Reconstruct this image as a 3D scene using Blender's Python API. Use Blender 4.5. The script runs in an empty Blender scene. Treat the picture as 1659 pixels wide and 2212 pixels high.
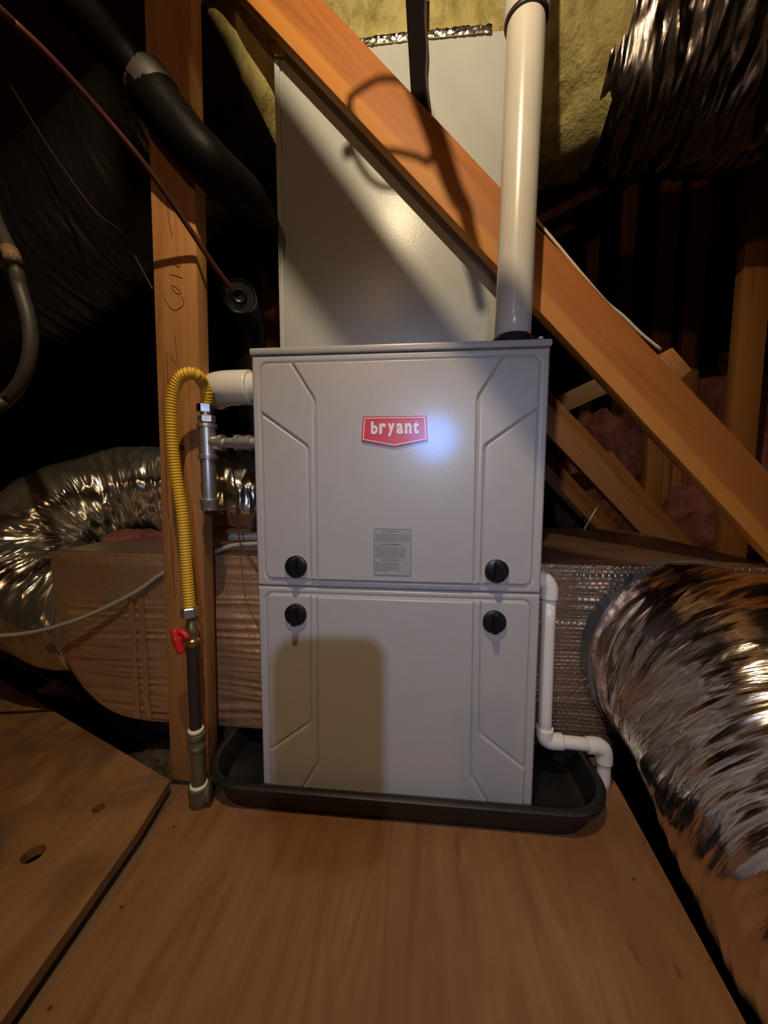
import bpy, bmesh, math, random
import numpy as np
from mathutils import Vector, Matrix, noise

random.seed(7)
SC = bpy.context.scene
COL = SC.collection
PI = math.pi

# ------------------------------------------------------------------ camera
F_PX = 800.0
YAW, TILT, ROLL = -0.0936, 0.0874, 0.0023
CAM = np.array([0.0444, -0.6793, 0.655])
EX = (math.cos(YAW), math.sin(YAW))


def ray(u, v):
    a, b = u - 829.5, v - 1106.0
    cr, sr = math.cos(-ROLL), math.sin(-ROLL)
    a, b = a * cr - b * sr, a * sr + b * cr
    c, s = math.cos(TILT), math.sin(TILT)
    y = F_PX * c - b * s
    z = -b * c - F_PX * s
    return np.array([a * EX[0] + y * EX[1], -a * EX[1] + y * EX[0], z])


def P(u, v, x=None, y=None, z=None):
    """point of the place that shows at pixel (u, v) and has the given x, y or z"""
    r = ray(u, v)
    if y is not None:
        t = (y - CAM[1]) / r[1]
    elif z is not None:
        t = (z - CAM[2]) / r[2]
    else:
        t = (x - CAM[0]) / r[0]
    return Vector(CAM + t * r)


fwd = Vector(ray(829.5, 1106)).normalized()
rgt = Vector(ray(830.5, 1106) - ray(829.5, 1106)).normalized()
upv = Vector(ray(829.5, 1105) - ray(829.5, 1106)).normalized()
cam_d = bpy.data.cameras.new('camera')
cam = bpy.data.objects.new('camera', cam_d)
COL.objects.link(cam)
cam_d.sensor_fit = 'VERTICAL'
cam_d.sensor_height = 36.0
cam_d.lens = F_PX / 2212.0 * 36.0
cam_d.clip_start = 0.01
CAM_M = Matrix(((rgt.x, upv.x, -fwd.x, CAM[0]), (rgt.y, upv.y, -fwd.y, CAM[1]),
                (rgt.z, upv.z, -fwd.z, CAM[2]), (0, 0, 0, 1)))
cam.matrix_world = CAM_M
SC.camera = cam

# ------------------------------------------------------------------ light and exposure
LAMP = Vector((-0.040, -0.65, 1.806))         # warm work lamp hanging above the camera
HEAD = Vector((0.108, -1.07, 0.855))          # bluish head torch of whoever takes the picture
W = bpy.data.worlds.new('world')
SC.world = W
W.use_nodes = True
W.node_tree.nodes['Background'].inputs[0].default_value = (1.0, 0.62, 0.36, 1)
W.node_tree.nodes['Background'].inputs[1].default_value = 0.006


def spot(name, loc, target, energy, color, size, blend, radius):
    d = bpy.data.lights.new(name, 'SPOT')
    d.energy = energy
    d.color = color
    d.spot_size = math.radians(size)
    d.spot_blend = blend
    d.shadow_soft_size = radius
    o = bpy.data.objects.new(name, d)
    COL.objects.link(o)
    o.location = loc
    o.rotation_euler = (Vector(target) - Vector(loc)).to_track_quat('-Z', 'Y').to_euler()
    return o


spot('work_lamp_light', LAMP, (-0.10, 0.40, 0.65), 41.0, (1.0, 0.76, 0.46), 122, 0.62, 0.010)
spot('head_torch_light', HEAD, (0.10, 0.0, 0.42), 18.5, (0.60, 0.70, 1.0), 76, 1.0, 0.007)
spot('added_blue_light', HEAD + Vector((0.006, 0, -0.004)), (0.071, 0.0, 0.728), 20.0, (0.0, 0.26, 1.0), 6.2, 1.0, 0.010)  # added narrow blue beam, tints the highlight and halo on the door
rl = bpy.data.lights.new('rear_fill_light', 'POINT')      # added warm fill from behind to lift the shadows, no known bulb
rl.energy = 18.0
rl.color = (1.0, 0.56, 0.27)
rl.shadow_soft_size = 0.05
rlo = bpy.data.objects.new('rear_fill_light', rl)
COL.objects.link(rlo)
rlo.location = (-0.35, -2.35, 1.75)
VS = SC.view_settings
VS.view_transform = 'Standard'
VS.look = 'None'
VS.exposure = -0.13
VS.gamma = 1.0
VS.use_curve_mapping = False


# ------------------------------------------------------------------ materials
class NT:
    def __init__(self, name, color=(.5, .5, .5), rough=.5, metal=0.0, spec=None):
        self.m = bpy.data.materials.new(name)
        self.m.use_nodes = True
        self.t = self.m.node_tree
        self.b = self.t.nodes['Principled BSDF']
        self.b.inputs['Base Color'].default_value = (*color, 1)
        self.b.inputs['Roughness'].default_value = rough
        self.b.inputs['Metallic'].default_value = metal
        if spec is not None:
            self.b.inputs['Specular IOR Level'].default_value = spec

    def n(self, kind, **kw):
        nd = self.t.nodes.new(kind)
        for k, v in kw.items():
            if hasattr(nd, k):
                setattr(nd, k, v)
            else:
                nd.inputs[k.replace('_', ' ')].default_value = v
        return nd

    def l(self, a, b):
        self.t.links.new(a, b)

    def coords(self, scale=(1, 1, 1), kind='Object', rot=(0, 0, 0)):
        tc = self.n('ShaderNodeTexCoord')
        mp = self.n('ShaderNodeMapping')
        mp.inputs['Scale'].default_value = scale
        mp.inputs['Rotation'].default_value = rot
        self.l(tc.outputs[kind], mp.inputs['Vector'])
        return mp.outputs['Vector']

    def noise(self, vec, scale, detail=3.0, rough=.5, dist=0.0):
        nd = self.n('ShaderNodeTexNoise')
        nd.inputs['Scale'].default_value = scale
        nd.inputs['Detail'].default_value = detail
        nd.inputs['Roughness'].default_value = rough
        nd.inputs['Distortion'].default_value = dist
        self.l(vec, nd.inputs['Vector'])
        return nd.outputs['Fac']

    def ramp(self, fac, stops):
        r = self.n('ShaderNodeValToRGB')
        e = r.color_ramp.elements
        while len(e) < len(stops):
            e.new(0.5)
        for i, (p, c) in enumerate(stops):
            e[i].position = p
            e[i].color = (*c, 1) if len(c) == 3 else c
        self.l(fac, r.inputs['Fac'])
        return r.outputs['Color']

    def mix(self, fac, a, b, mode='MIX'):
        m = self.n('ShaderNodeMix', data_type='RGBA', blend_type=mode)
        if isinstance(fac, (int, float)):
            m.inputs[0].default_value = fac
        else:
            self.l(fac, m.inputs[0])
        for sock, v in ((m.inputs[6], a), (m.inputs[7], b)):
            if isinstance(v, tuple):
                sock.default_value = (*v, 1)
            else:
                self.l(v, sock)
        return m.outputs[2]

    def color(self, out):
        self.l(out, self.b.inputs['Base Color'])

    def bump(self, h, strength=.3, dist=.002, prev=None):
        bp = self.n('ShaderNodeBump')
        bp.inputs['Strength'].default_value = strength
        bp.inputs['Distance'].default_value = dist
        self.l(h, bp.inputs['Height'])
        if prev is not None:
            self.l(prev, bp.inputs['Normal'])
        self.l(bp.outputs['Normal'], self.b.inputs['Normal'])
        return bp.outputs['Normal']


MATS = {}


def paint(name, color, rough, orange=1.0, coat=.35):
    k = NT(name, color, rough)
    v = k.coords()
    f = k.noise(v, 30, 4)
    k.color(k.mix(f, tuple(c * .95 for c in color), tuple(min(1, c * 1.05) for c in color)))
    k.bump(k.noise(v, 420 if orange < 3 else 260, 2), .10 * orange, .001)
    k.b.inputs['Coat Weight'].default_value = coat
    k.b.inputs['Coat Roughness'].default_value = .16
    return k.m


MATS['door'] = paint('furnace_door_paint', (.445, .430, .420), .31, 1.0, .0)
MATS['casing'] = paint('furnace_casing_paint', (.435, .42, .41), .33, 1.0, .0)
MATS['coil'] = paint('coil_cabinet_paint', (.50, .535, .555), .33, 3.0, .0)


def wood(name, light, mid, dark, grain=1.0, rough=.62, streak=None):
    """sawn timber, the grain runs along the object's own x axis"""
    k = NT(name, mid, rough)
    v = k.coords((1.6, 26, 26))
    g = k.noise(v, 1.0 * grain, 6, .62, 1.2)
    v2 = k.coords((2.2, 9, 9))
    b = k.noise(v2, 1.0, 4, .5, .6)
    v3 = k.coords((.5, 90, 90))
    fine = k.noise(v3, 1.0, 3, .6)
    c = k.ramp(g, [(.28, dark), (.46, mid), (.72, light)])
    c = k.mix(k.ramp(b, [(.35, (0, 0, 0)), (.7, (1, 1, 1))]), c, mid)
    c = k.mix(k.ramp(fine, [(.30, (.35, .35, .35)), (.45, (0, 0, 0))]), c, dark)
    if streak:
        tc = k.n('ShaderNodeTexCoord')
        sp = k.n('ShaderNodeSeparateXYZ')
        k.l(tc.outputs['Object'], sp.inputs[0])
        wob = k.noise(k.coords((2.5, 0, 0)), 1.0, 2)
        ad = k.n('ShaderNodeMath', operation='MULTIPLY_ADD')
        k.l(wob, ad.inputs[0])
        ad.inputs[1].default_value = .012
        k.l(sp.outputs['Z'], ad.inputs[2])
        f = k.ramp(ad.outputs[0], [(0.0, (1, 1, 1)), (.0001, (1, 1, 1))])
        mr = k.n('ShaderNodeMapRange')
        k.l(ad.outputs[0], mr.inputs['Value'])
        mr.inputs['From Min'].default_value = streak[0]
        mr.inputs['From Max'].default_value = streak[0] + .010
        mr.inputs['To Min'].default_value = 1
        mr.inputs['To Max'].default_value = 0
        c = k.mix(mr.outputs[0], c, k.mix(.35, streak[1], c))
    k.color(c)
    k.bump(fine, .25, .0012)
    return k.m


MATS['wood'] = wood('orange_pine', (.50, .25, .085), (.42, .185, .055), (.24, .085, .022))
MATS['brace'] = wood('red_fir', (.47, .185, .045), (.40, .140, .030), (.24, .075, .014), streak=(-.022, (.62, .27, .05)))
MATS['post'] = wood('brown_fir', (.50, .26, .10), (.42, .195, .062), (.22, .085, .022))
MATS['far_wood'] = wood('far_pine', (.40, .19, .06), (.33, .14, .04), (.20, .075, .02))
MATS['cutwood'] = wood('old_joist', (.30, .19, .10), (.22, .13, .065), (.08, .045, .02))


def plywood(name, light, mid, dark, rot=0.0, soft=1.0):
    k = NT(name, mid, .55)
    v = k.coords((16, 1.5, 8), rot=(0, 0, rot))
    g = k.noise(v, 1.0, 6, .6, 2.2)
    v2 = k.coords((1.8, 1.3, 1), rot=(0, 0, rot))
    b = k.noise(v2, 2.4, 4, .55, .8)
    v3 = k.coords((9, 3.2, 1), rot=(0, 0, rot))
    blot = k.noise(v3, 1.3, 2, .5, .3)
    fine = k.noise(k.coords((190, 6, 20), rot=(0, 0, rot)), 1.0, 3, .6)
    c = k.ramp(g, [(.30, dark), (.48, mid), (.70, light)])
    c = k.mix(k.ramp(b, [(.38, (0, 0, 0)), (.66, (.75, .75, .75))]), c, dark)
    c = k.mix(k.ramp(blot, [(.69, (0, 0, 0)), (.76, (.55, .55, .55))]), c, (dark[0] * .6, dark[1] * .45, dark[2] * .35))
    k.color(c)
    n1 = k.bump(fine, .12, .0008)
    return k.m


MATS['ply'] = plywood('deck_plywood', (.33, .166, .072), (.275, .128, .050), (.20, .083, .029))
def stained_ply():
    k = NT('stained_plywood', (.3, .16, .07), .6)
    g = k.noise(k.coords((14, 1.6, 8), rot=(0, 0, .55)), 1.0, 5, .55, 1.6)
    c = k.ramp(g, [(.30, (.24, .115, .045)), (.5, (.31, .16, .068)), (.72, (.37, .205, .092))])
    st = k.noise(k.coords((1, 1, 1)), 3.3, 4, .55, 1.2)
    c = k.mix(k.ramp(st, [(.42, (0, 0, 0)), (.60, (.8, .8, .8))]), c, (.13, .072, .042))
    st2 = k.noise(k.coords((1.3, 1, 1), rot=(0, 0, 1)), 2.1, 3, .5, .6)
    c = k.mix(k.ramp(st2, [(.52, (0, 0, 0)), (.68, (.7, .7, .7))]), c, (.16, .055, .020))
    k.color(c)
    k.bump(k.noise(k.coords((170, 6, 20), rot=(0, 0, .55)), 1.0, 3), .1, .0008)
    return k.m


MATS['ply_left'] = stained_ply()


def foil(name, tint=(.80, .78, .76), rough=.18, su=220., sv=9., strength=.6, cr=.3, metal=1.0):
    """shiny jacket of flexible duct, folds run around the duct (uv: u along, v around, metres)"""
    k = NT(name, tint, rough, metal)
    uv = k.coords((su, sv, 1), 'UV')
    a = k.noise(uv, 1.0, 4, .6, .8)
    uv2 = k.coords((34, 14, 1), 'UV')
    b = k.noise(uv2, 1.0, 3, .55, .4)
    n1 = k.bump(a, strength, .004)
    k.bump(b, cr, .006, n1)
    rr = k.ramp(k.noise(k.coords((12, 10, 1), 'UV'), 1.0, 3), [(.3, (rough * .7,) * 3), (.75, (rough * 2.0,) * 3)])
    k.l(rr, k.b.inputs['Roughness'])
    return k.m


MATS['foil'] = foil('silver_duct_jacket', (.82, .72, .64), .15, 95, 6, .34, .34, 1.0)
MATS['foil_left'] = foil('silver_duct_jacket_left', (.72, .70, .64), .16, 70, 3, .35, .25, .92)
MATS['foil_dark'] = foil('smoky_duct_jacket', (.30, .27, .27), .22, 80, 4, .5, .35)


def black_film(name, color=(.014, .0135, .013), rough=.33, su=120., sv=6.):
    k = NT(name, color, rough)
    uv = k.coords((su, sv, 1), 'UV')
    n1 = k.bump(k.noise(uv, 1.0, 4, .6, .5), .3, .003)
    k.bump(k.noise(k.coords((22, 18, 1), 'UV'), 1.0, 3, .5, .3), .3, .006, n1)
    return k.m


MATS['black_film'] = black_film('black_duct_jacket')


def scrim(name, tint, rough, wrinkle, thread, metal):
    """foil-faced duct board with reinforcing threads"""
    k = NT(name, tint, rough, metal)
    v = k.coords((1, 1, 1))
    br = k.n('ShaderNodeTexBrick')
    br.inputs['Scale'].default_value = 1.0
    br.inputs['Brick Width'].default_value = .0135
    br.inputs['Row Height'].default_value = .0095
    br.inputs['Mortar Size'].default_value = .0022
    br.inputs['Mortar Smooth'].default_value = 1.0
    br.inputs['Color1'].default_value = (0, 0, 0, 1)
    br.inputs['Color2'].default_value = (.2, .2, .2, 1)
    br.inputs['Mortar'].default_value = (1, 1, 1, 1)
    k.l(k.coords((1, 1, 1), rot=(PI / 2, 0, 0)), br.inputs['Vector'])
    cr = k.ramp(k.noise(k.coords((3.5, 3.5, 42)), 1.0, 3, .5, .5), [(.47, (0, 0, 0)), (.50, (1, 1, 1)), (.53, (0, 0, 0))])
    cr2 = k.noise(k.coords((60, 60, 60)), 1.0, 4, .6, .5)
    n1 = k.bump(br.outputs['Color'], thread, .0012)
    n2 = k.bump(cr, wrinkle, .006, n1)
    k.bump(cr2, .45, .004, n2)
    f = k.noise(k.coords((4, 4, 10)), 1.0, 4)
    k.color(k.mix(f, tuple(c * .72 for c in tint), tint))
    return k.m


MATS['scrim_left'] = scrim('foil_duct_board_left', (.78, .52, .31), .36, 0.0, .16, .72)
MATS['scrim_right'] = scrim('foil_duct_board_right', (.80, .62, .46), .24, 0.0, .8, .85)


def plain(name, color, rough, metal=0.0, nscale=60, nstr=.1, vary=.12, spec=None):
    k = NT(name, color, rough, metal, spec)
    f = k.noise(k.coords(), nscale, 4)
    k.color(k.mix(f, tuple(c * (1 - vary) for c in color), tuple(min(1, c * (1 + vary)) for c in color)))
    k.bump(f, nstr, .001)
    return k.m


MATS['box_top'] = plain('dusty_duct_board_top', (.20, .115, .07), .42, .25, 9, .5, .5)
MATS['pvc'] = plain('white_pvc', (.80, .78, .72), .30, 0, 30, .03, .03)
MATS['pvc_cream'] = plain('cream_pvc', (.68, .665, .63), .24, 0, 30, .03, .05)
MATS['black_rubber'] = plain('black_rubber', (.018, .017, .017), .45)
MATS['knob'] = plain('black_plastic', (.008, .008, .009), .32, 0, 120, .05)
MATS['pan'] = plain('black_pan_plastic', (.009, .0095, .009), .48, 0, 200, .3, .3)
MATS['foam'] = plain('black_foam_insulation', (.005, .0045, .0045), .45, 0, 110, .5, .4, .07)
MATS['foam_tape'] = plain('grey_foam_tape', (.045, .042, .038), .5, 0, 60, .3, .3)
MATS['yellow'] = plain('yellow_coating', (.80, .50, .035), .38, 0, 40, .05, .06)
MATS['yellow_groove'] = plain('yellow_groove', (.36, .20, .02), .5, 0, 40, .05, .1)
MATS['galv'] = plain('galvanised_steel', (.56, .56, .57), .38, .9, 70, .15, .25)
MATS['nut'] = plain('zinc_nut', (.72, .74, .78), .22, 1.0, 60, .05, .08)
MATS['black_iron'] = plain('black_iron', (.055, .05, .048), .34, .5, 90, .2, .4)
MATS['old_iron'] = plain('weathered_iron', (.16, .145, .085), .42, .45, 70, .35, .4)
MATS['thread_paste'] = plain('pale_thread_paste', (.82, .76, .58), .45)
MATS['brass'] = plain('brass', (.42, .33, .17), .35, .9, 60, .1, .2)
MATS['red'] = plain('red_plastic', (.62, .022, .02), .35, 0, 60, .05, .06)
MATS['copper'] = plain('dull_copper', (.085, .030, .026), .42, .3, 50, .1, .3, .3)
MATS['grey_cable'] = plain('grey_cable_sheath', (.33, .34, .31), .45, 0, 60, .1, .1)
MATS['white_cable'] = plain('white_cable_sheath', (.72, .66, .55), .42, 0, 60, .1, .1)
MATS['dark_cable'] = plain('brown_cable_sheath', (.055, .028, .03), .45)
MATS['strap'] = plain('black_webbing', (.008, .006, .006), .9, 0, 300, .3, .1, .05)
MATS['foil_tape'] = plain('aluminium_tape', (.85, .85, .83), .22, 1.0, 130, .9, .1)
MATS['grey_tape'] = plain('grey_duct_tape', (.15, .145, .14), .28, .2, 18, .25, .2)
MATS['steel'] = plain('bright_steel', (.80, .79, .76), .30, .6)
MATS['phone'] = plain('dark_glass', (.02, .02, .02), .2)
MATS['lamp_shell'] = plain('dark_lamp_shell', (.02, .02, .02), .5)
MATS['badge_red'] = plain('badge_red', (.62, .018, .03), .35, 0, 40, .02, .04)
MATS['badge_white'] = plain('badge_white', (.80, .78, .80), .35, 0, 40, .02, .02)
MATS['label_grey'] = plain('label_film', (.36, .355, .36), .42, 0, 90, .03, .08)
MATS['label_ink'] = plain('label_ink', (.12, .12, .13), .5)
MATS['label_print'] = plain('label_fine_print', (.235, .23, .24), .5)
MATS['pencil'] = plain('marker_ink', (.10, .045, .015), .6)
MATS['knothole'] = plain('knot', (.09, .035, .02), .7)
MATS['grain'] = plain('pitch_grain', (.17, .072, .022), .6, 0, 300, .1, .4)
MATS['brace_knot'] = plain('brace_knot', (.20, .065, .016), .6, 0, 200, .2, .4)
MATS['drywall'] = plain('dusty_ceiling_board', (.16, .11, .075), .9, 0, 12, .4, .4)
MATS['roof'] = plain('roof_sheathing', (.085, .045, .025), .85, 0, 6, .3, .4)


def fluff(name, light, mid, dark, sc=26):
    k = NT(name, mid, .95)
    k.b.inputs['Specular IOR Level'].default_value = .1
    v = k.coords((1, 1, .55), rot=(0, .5, 0))
    f = k.noise(v, sc, 8, .62, .25)
    k.color(k.ramp(f, [(.30, dark), (.5, mid), (.70, light)]))
    n1 = k.bump(f, .8, .02)
    k.bump(k.noise(v, sc * 7, 4, .6), .6, .004, n1)
    return k.m


MATS['yellow_glass'] = fluff('yellow_fibreglass', (.64, .58, .28), (.51, .45, .19), (.28, .23, .085))
MATS['pink_glass'] = fluff('pink_fibreglass', (.34, .15, .13), (.24, .095, .085), (.12, .04, .038), 14)
MATS['grey_fluff'] = fluff('grey_loose_fill', (.20, .16, .11), (.13, .10, .07), (.05, .04, .026), 60)


# ------------------------------------------------------------------ builders
def link(o):
    COL.objects.link(o)
    return o


def tag(o, label=None, cat=None, group=None, kind=None):
    if label:
        o['label'] = label
    if cat:
        o['category'] = cat
    if group:
        o['group'] = group
    if kind:
        o['kind'] = kind
    return o


def thing(name, label, cat, loc=(0, 0, 0), group=None):
    o = link(bpy.data.objects.new(name, None))
    o.empty_display_size = .05
    o.location = loc
    o['_loc'] = list(loc)
    del o['_loc']
    return tag(o, label, cat, group)


def adopt(o, parent):
    if parent is not None:
        chain = Matrix.Identity(4)
        p = parent
        lst = []
        while p is not None:
            lst.append(p)
            p = p.parent
        m = Matrix.Identity(4)
        for q in reversed(lst):
            m = m @ q.matrix_parent_inverse @ q.matrix_basis
        o.parent = parent
        o.matrix_parent_inverse = m.inverted()
    return o


def mesh_obj(name, verts, faces, mat, parent=None, smooth=False, uvs=None):
    me = bpy.data.meshes.new(name)
    me.from_pydata([tuple(v) for v in verts], [], faces)
    me.materials.append(MATS[mat])
    if smooth:
        me.polygons.foreach_set('use_smooth', [True] * len(me.polygons))
    if uvs is not None:
        uvl = me.uv_layers.new(name='UVMap')
        li = np.zeros(len(me.loops), dtype=np.int32)
        me.loops.foreach_get('vertex_index', li)
        uvl.data.foreach_set('uv', np.asarray(uvs, dtype=np.float32)[li].ravel())
    me.update()
    o = link(bpy.data.objects.new(name, me))
    return adopt(o, parent)


def bm_obj(name, bm, mat, parent=None, smooth=False):
    me = bpy.data.meshes.new(name)
    bmesh.ops.recalc_face_normals(bm, faces=bm.faces[:])
    bm.to_mesh(me)
    bm.free()
    me.materials.append(MATS[mat])
    if smooth:
        me.polygons.foreach_set('use_smooth', [True] * len(me.polygons))
        try:
            me.set_sharp_from_angle(angle=math.radians(40))
        except Exception:
            pass
    o = link(bpy.data.objects.new(name, me))
    return adopt(o, parent)


def box_bm(x0, x1, y0, y1, z0, z1, bev=0.0, seg=2):
    bm = bmesh.new()
    bmesh.ops.create_cube(bm, size=1.0)
    for v in bm.verts:
        v.co = Vector(((x0 + x1) / 2 + v.co.x * (x1 - x0), (y0 + y1) / 2 + v.co.y * (y1 - y0),
                       (z0 + z1) / 2 + v.co.z * (z1 - z0)))
    if bev > 0:
        bmesh.ops.bevel(bm, geom=bm.edges[:], offset=bev, segments=seg, affect='EDGES', profile=.5)
    return bm


def box(name, x0, x1, y0, y1, z0, z1, mat, parent=None, bev=0.0):
    return bm_obj(name, box_bm(x0, x1, y0, y1, z0, z1, bev), mat, parent, bev > 0)


def beam(name, p0, p1, wid, thick, mat, parent=None, nrm=(0, 1, 0), bev=.0035):
    """sawn timber from p0 to p1 (its axis); wid lies across nrm, thick along nrm"""
    p0, p1 = Vector(p0), Vector(p1)
    d = (p1 - p0)
    L = d.length
    d.normalize()
    n = Vector(nrm)
    n = (n - d * n.dot(d)).normalized()
    w = d.cross(n)
    if w.z < 0 or (abs(w.z) < 1e-6 and w.x < 0):
        w = -w
        n = w.cross(d)
    else:
        n = w.cross(d)
    bm = box_bm(-L / 2, L / 2, -thick / 2, thick / 2, -wid / 2, wid / 2, bev)
    o = bm_obj(name, bm, mat, None, True)
    c = (p0 + p1) / 2
    m = Matrix(((d.x, n.x, w.x, c.x), (d.y, n.y, w.y, c.y), (d.z, n.z, w.z, c.z), (0, 0, 0, 1)))
    o.matrix_world = m
    if parent is not None:
        o.matrix_basis = m
        adopt(o, parent)
    return o


def catmull(pts, step):
    pts = [Vector(p) for p in pts]
    ext = [pts[0] * 2 - pts[1]] + pts + [pts[-1] * 2 - pts[-2]]
    out = []
    for i in range(1, len(ext) - 2):
        p0, p1, p2, p3 = ext[i - 1], ext[i], ext[i + 1], ext[i + 2]
        n = max(2, int((p2 - p1).length / step))
        for j in range(n):
            t = j / n
            out.append(.5 * ((2 * p1) + (-p0 + p2) * t + (2 * p0 - 5 * p1 + 4 * p2 - p3) * t * t
                             + (-p0 + 3 * p1 - 3 * p2 + p3) * t ** 3))
    out.append(pts[-1])
    return out


def frames(path):
    """parallel-transport frames"""
    T = []
    for i in range(len(path)):
        a = path[max(0, i - 1)]
        b = path[min(len(path) - 1, i + 1)]
        T.append((b - a).normalized())
    n = T[0].cross(Vector((0, 0, 1)))
    if n.length < 1e-3:
        n = T[0].cross(Vector((1, 0, 0)))
    n.normalize()
    N = [n]
    for i in range(1, len(path)):
        n = N[-1] - T[i] * N[-1].dot(T[i])
        N.append(n.normalized())
    return T, N


def tube(name, pts, r, mat, parent=None, seg=20, step=.01, rf=None, caps=True, straight=False, uv=False, bendy=False):
    path = [Vector(p) for p in pts] if straight else catmull(pts, step)
    T, N = frames(path)
    bend = None
    if bendy:                                   # direction and tightness of the bend at each ring
        w_ = 14
        bend = []
        for i in range(len(path)):
            i0, i1 = max(0, i - w_), min(len(path) - 1, i + w_)
            k_ = (T[i1] - T[i0]) / max(1e-6, (path[i1] - path[i0]).length)
            bend.append(k_ * .16)
    verts, faces, uvs = [], [], []
    s = 0.0
    for i, p in enumerate(path):
        if i:
            s += (p - path[i - 1]).length
        b = T[i].cross(N[i])
        for j in range(seg):
            a = 2 * PI * j / seg
            rr = r(s) if callable(r) else r
            if rf:
                rr += rf(s, a) if bend is None else rf(s, a, (N[i] * math.cos(a) + b * math.sin(a)).dot(bend[i]))
            verts.append(p + (N[i] * math.cos(a) + b * math.sin(a)) * rr)
            uvs.append((s, abs(a - PI) * (r(s) if callable(r) else r)))
    n = len(path)
    for i in range(n - 1):
        for j in range(seg):
            j2 = (j + 1) % seg
            faces.append((i * seg + j, i * seg + j2, (i + 1) * seg + j2, (i + 1) * seg + j))
    if caps:
        faces.append(tuple(range(seg))[::-1])
        faces.append(tuple(range((n - 1) * seg, n * seg)))
    o = mesh_obj(name, verts, faces, mat, parent, True, uvs if uv else None)
    if caps:
        o.data.polygons[-1].use_smooth = False
        o.data.polygons[-2].use_smooth = False
    return o


def lathe(name, prof, c, axis, mat, parent=None, seg=28, smooth=True):
    """profile of (distance along axis, radius) turned about the axis through c"""
    ax = Vector(axis).normalized()
    n = ax.cross(Vector((0, 0, 1)))
    if n.length < 1e-3:
        n = ax.cross(Vector((1, 0, 0)))
    n.normalize()
    b = ax.cross(n)
    c = Vector(c)
    bm = bmesh.new()
    rings = []
    for t, r in prof:
        rings.append([bm.verts.new(c + ax * t + (n * math.cos(2 * PI * j / seg) + b * math.sin(2 * PI * j / seg)) * max(r, 1e-5))
                      for j in range(seg)])
    for i in range(len(rings) - 1):
        for j in range(seg):
            bm.faces.new((rings[i][j], rings[i][(j + 1) % seg], rings[i + 1][(j + 1) % seg], rings[i + 1][j]))
    bm.faces.new(rings[0][::-1])
    bm.faces.new(rings[-1])
    o = bm_obj(name, bm, mat, parent, smooth)
    return o


def hexnut(name, c, axis, length, r, mat, parent=None):
    return lathe(name, [(-length / 2, r * .86), (-length / 2 + .002, r), (length / 2 - .002, r), (length / 2, r * .86)],
                 c, axis, mat, parent, 6, False)


def nz(x, y, z):
    return noise.noise(Vector((x, y, z)))


def flex(name, pts, r, mat, parent, amp=.010, freq=38.0, seed=0.0, seg=110, step=.0032, calm=.35):
    """flexible duct: jacket with folds running round it, deeper where it is bunched up"""
    rr = r if callable(r) else (lambda s: r)

    def rf(s, a, inner=0.0):
        ca, sa = math.cos(a), math.sin(a)
        k = min(1.5, max(calm, .35 + 1.1 * inner))
        f1 = 1.0 - abs(nz(s * freq + seed, ca * 1.5, sa * 1.5 + seed)) * 2.2
        f2 = 1.0 - abs(nz(s * freq * 2.3 + 9 + seed, ca * 3.0, sa * 3.0)) * 2.0
        f3 = nz(s * 7 + seed, ca * 2.2, sa * 2.2)
        return k * amp * (f1 * .75 + f2 * .4 - .8) + amp * .9 * f3
    return tube(name, pts, rr, mat, parent, seg, step, rf, caps=False, uv=True, bendy=True)


def text_obj(name, s, width, height, origin, mat, parent, depth=.0012, bold=0.0, spacing=1.0):
    """lettering in the x-z plane facing -y; origin = lower left corner of its bounds"""
    cu = bpy.data.curves.new(name, 'FONT')
    cu.body = s
    cu.size = 1.0
    cu.offset = bold
    cu.space_character = spacing
    cu.extrude = .02
    cu.resolution_u = 4
    t = bpy.data.objects.new(name, cu)
    COL.objects.link(t)
    dg = bpy.context.evaluated_depsgraph_get()
    me = bpy.data.meshes.new_from_object(t.evaluated_get(dg))
    bpy.data.objects.remove(t)
    bpy.data.curves.remove(cu)
    n = len(me.vertices)
    co = np.zeros(n * 3)
    me.vertices.foreach_get('co', co)
    co = co.reshape(-1, 3)
    mn, mx = co.min(0), co.max(0)
    q = (co - mn) / np.maximum(mx - mn, 1e-9)
    out = np.stack([origin[0] + q[:, 0] * width, origin[1] - q[:, 2] * depth, origin[2] + q[:, 1] * height], 1)
    me.vertices.foreach_set('co', out.ravel())
    me.materials.clear()
    me.materials.append(MATS[mat])
    me.update()
    me.name = name
    o = link(bpy.data.objects.new(name, me))
    return adopt(o, parent)


def prism_xz(name, poly, y0, y1, mat, parent=None, bev=0.0):
    bm = bmesh.new()
    a = [bm.verts.new((x, y0, z)) for x, z in poly]
    b = [bm.verts.new((x, y1, z)) for x, z in poly]
    n = len(poly)
    bm.faces.new(a)
    bm.faces.new(b[::-1])
    for i in range(n):
        bm.faces.new((a[i], a[(i + 1) % n], b[(i + 1) % n], b[i]))
    if bev:
        bmesh.ops.bevel(bm, geom=bm.edges[:], offset=bev, segments=2, affect='EDGES')
    return bm_obj(name, bm, mat, parent, bev > 0)


def round_rect(x0, x1, y0, y1, r, n=8):
    out = []
    for cx, cy, a0 in ((x1 - r, y1 - r, 0), (x0 + r, y1 - r, PI / 2), (x0 + r, y0 + r, PI), (x1 - r, y0 + r, 3 * PI / 2)):
        for i in range(n + 1):
            a = a0 + PI / 2 * i / n
            out.append((cx + r * math.cos(a), cy + r * math.sin(a)))
    return out


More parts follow.
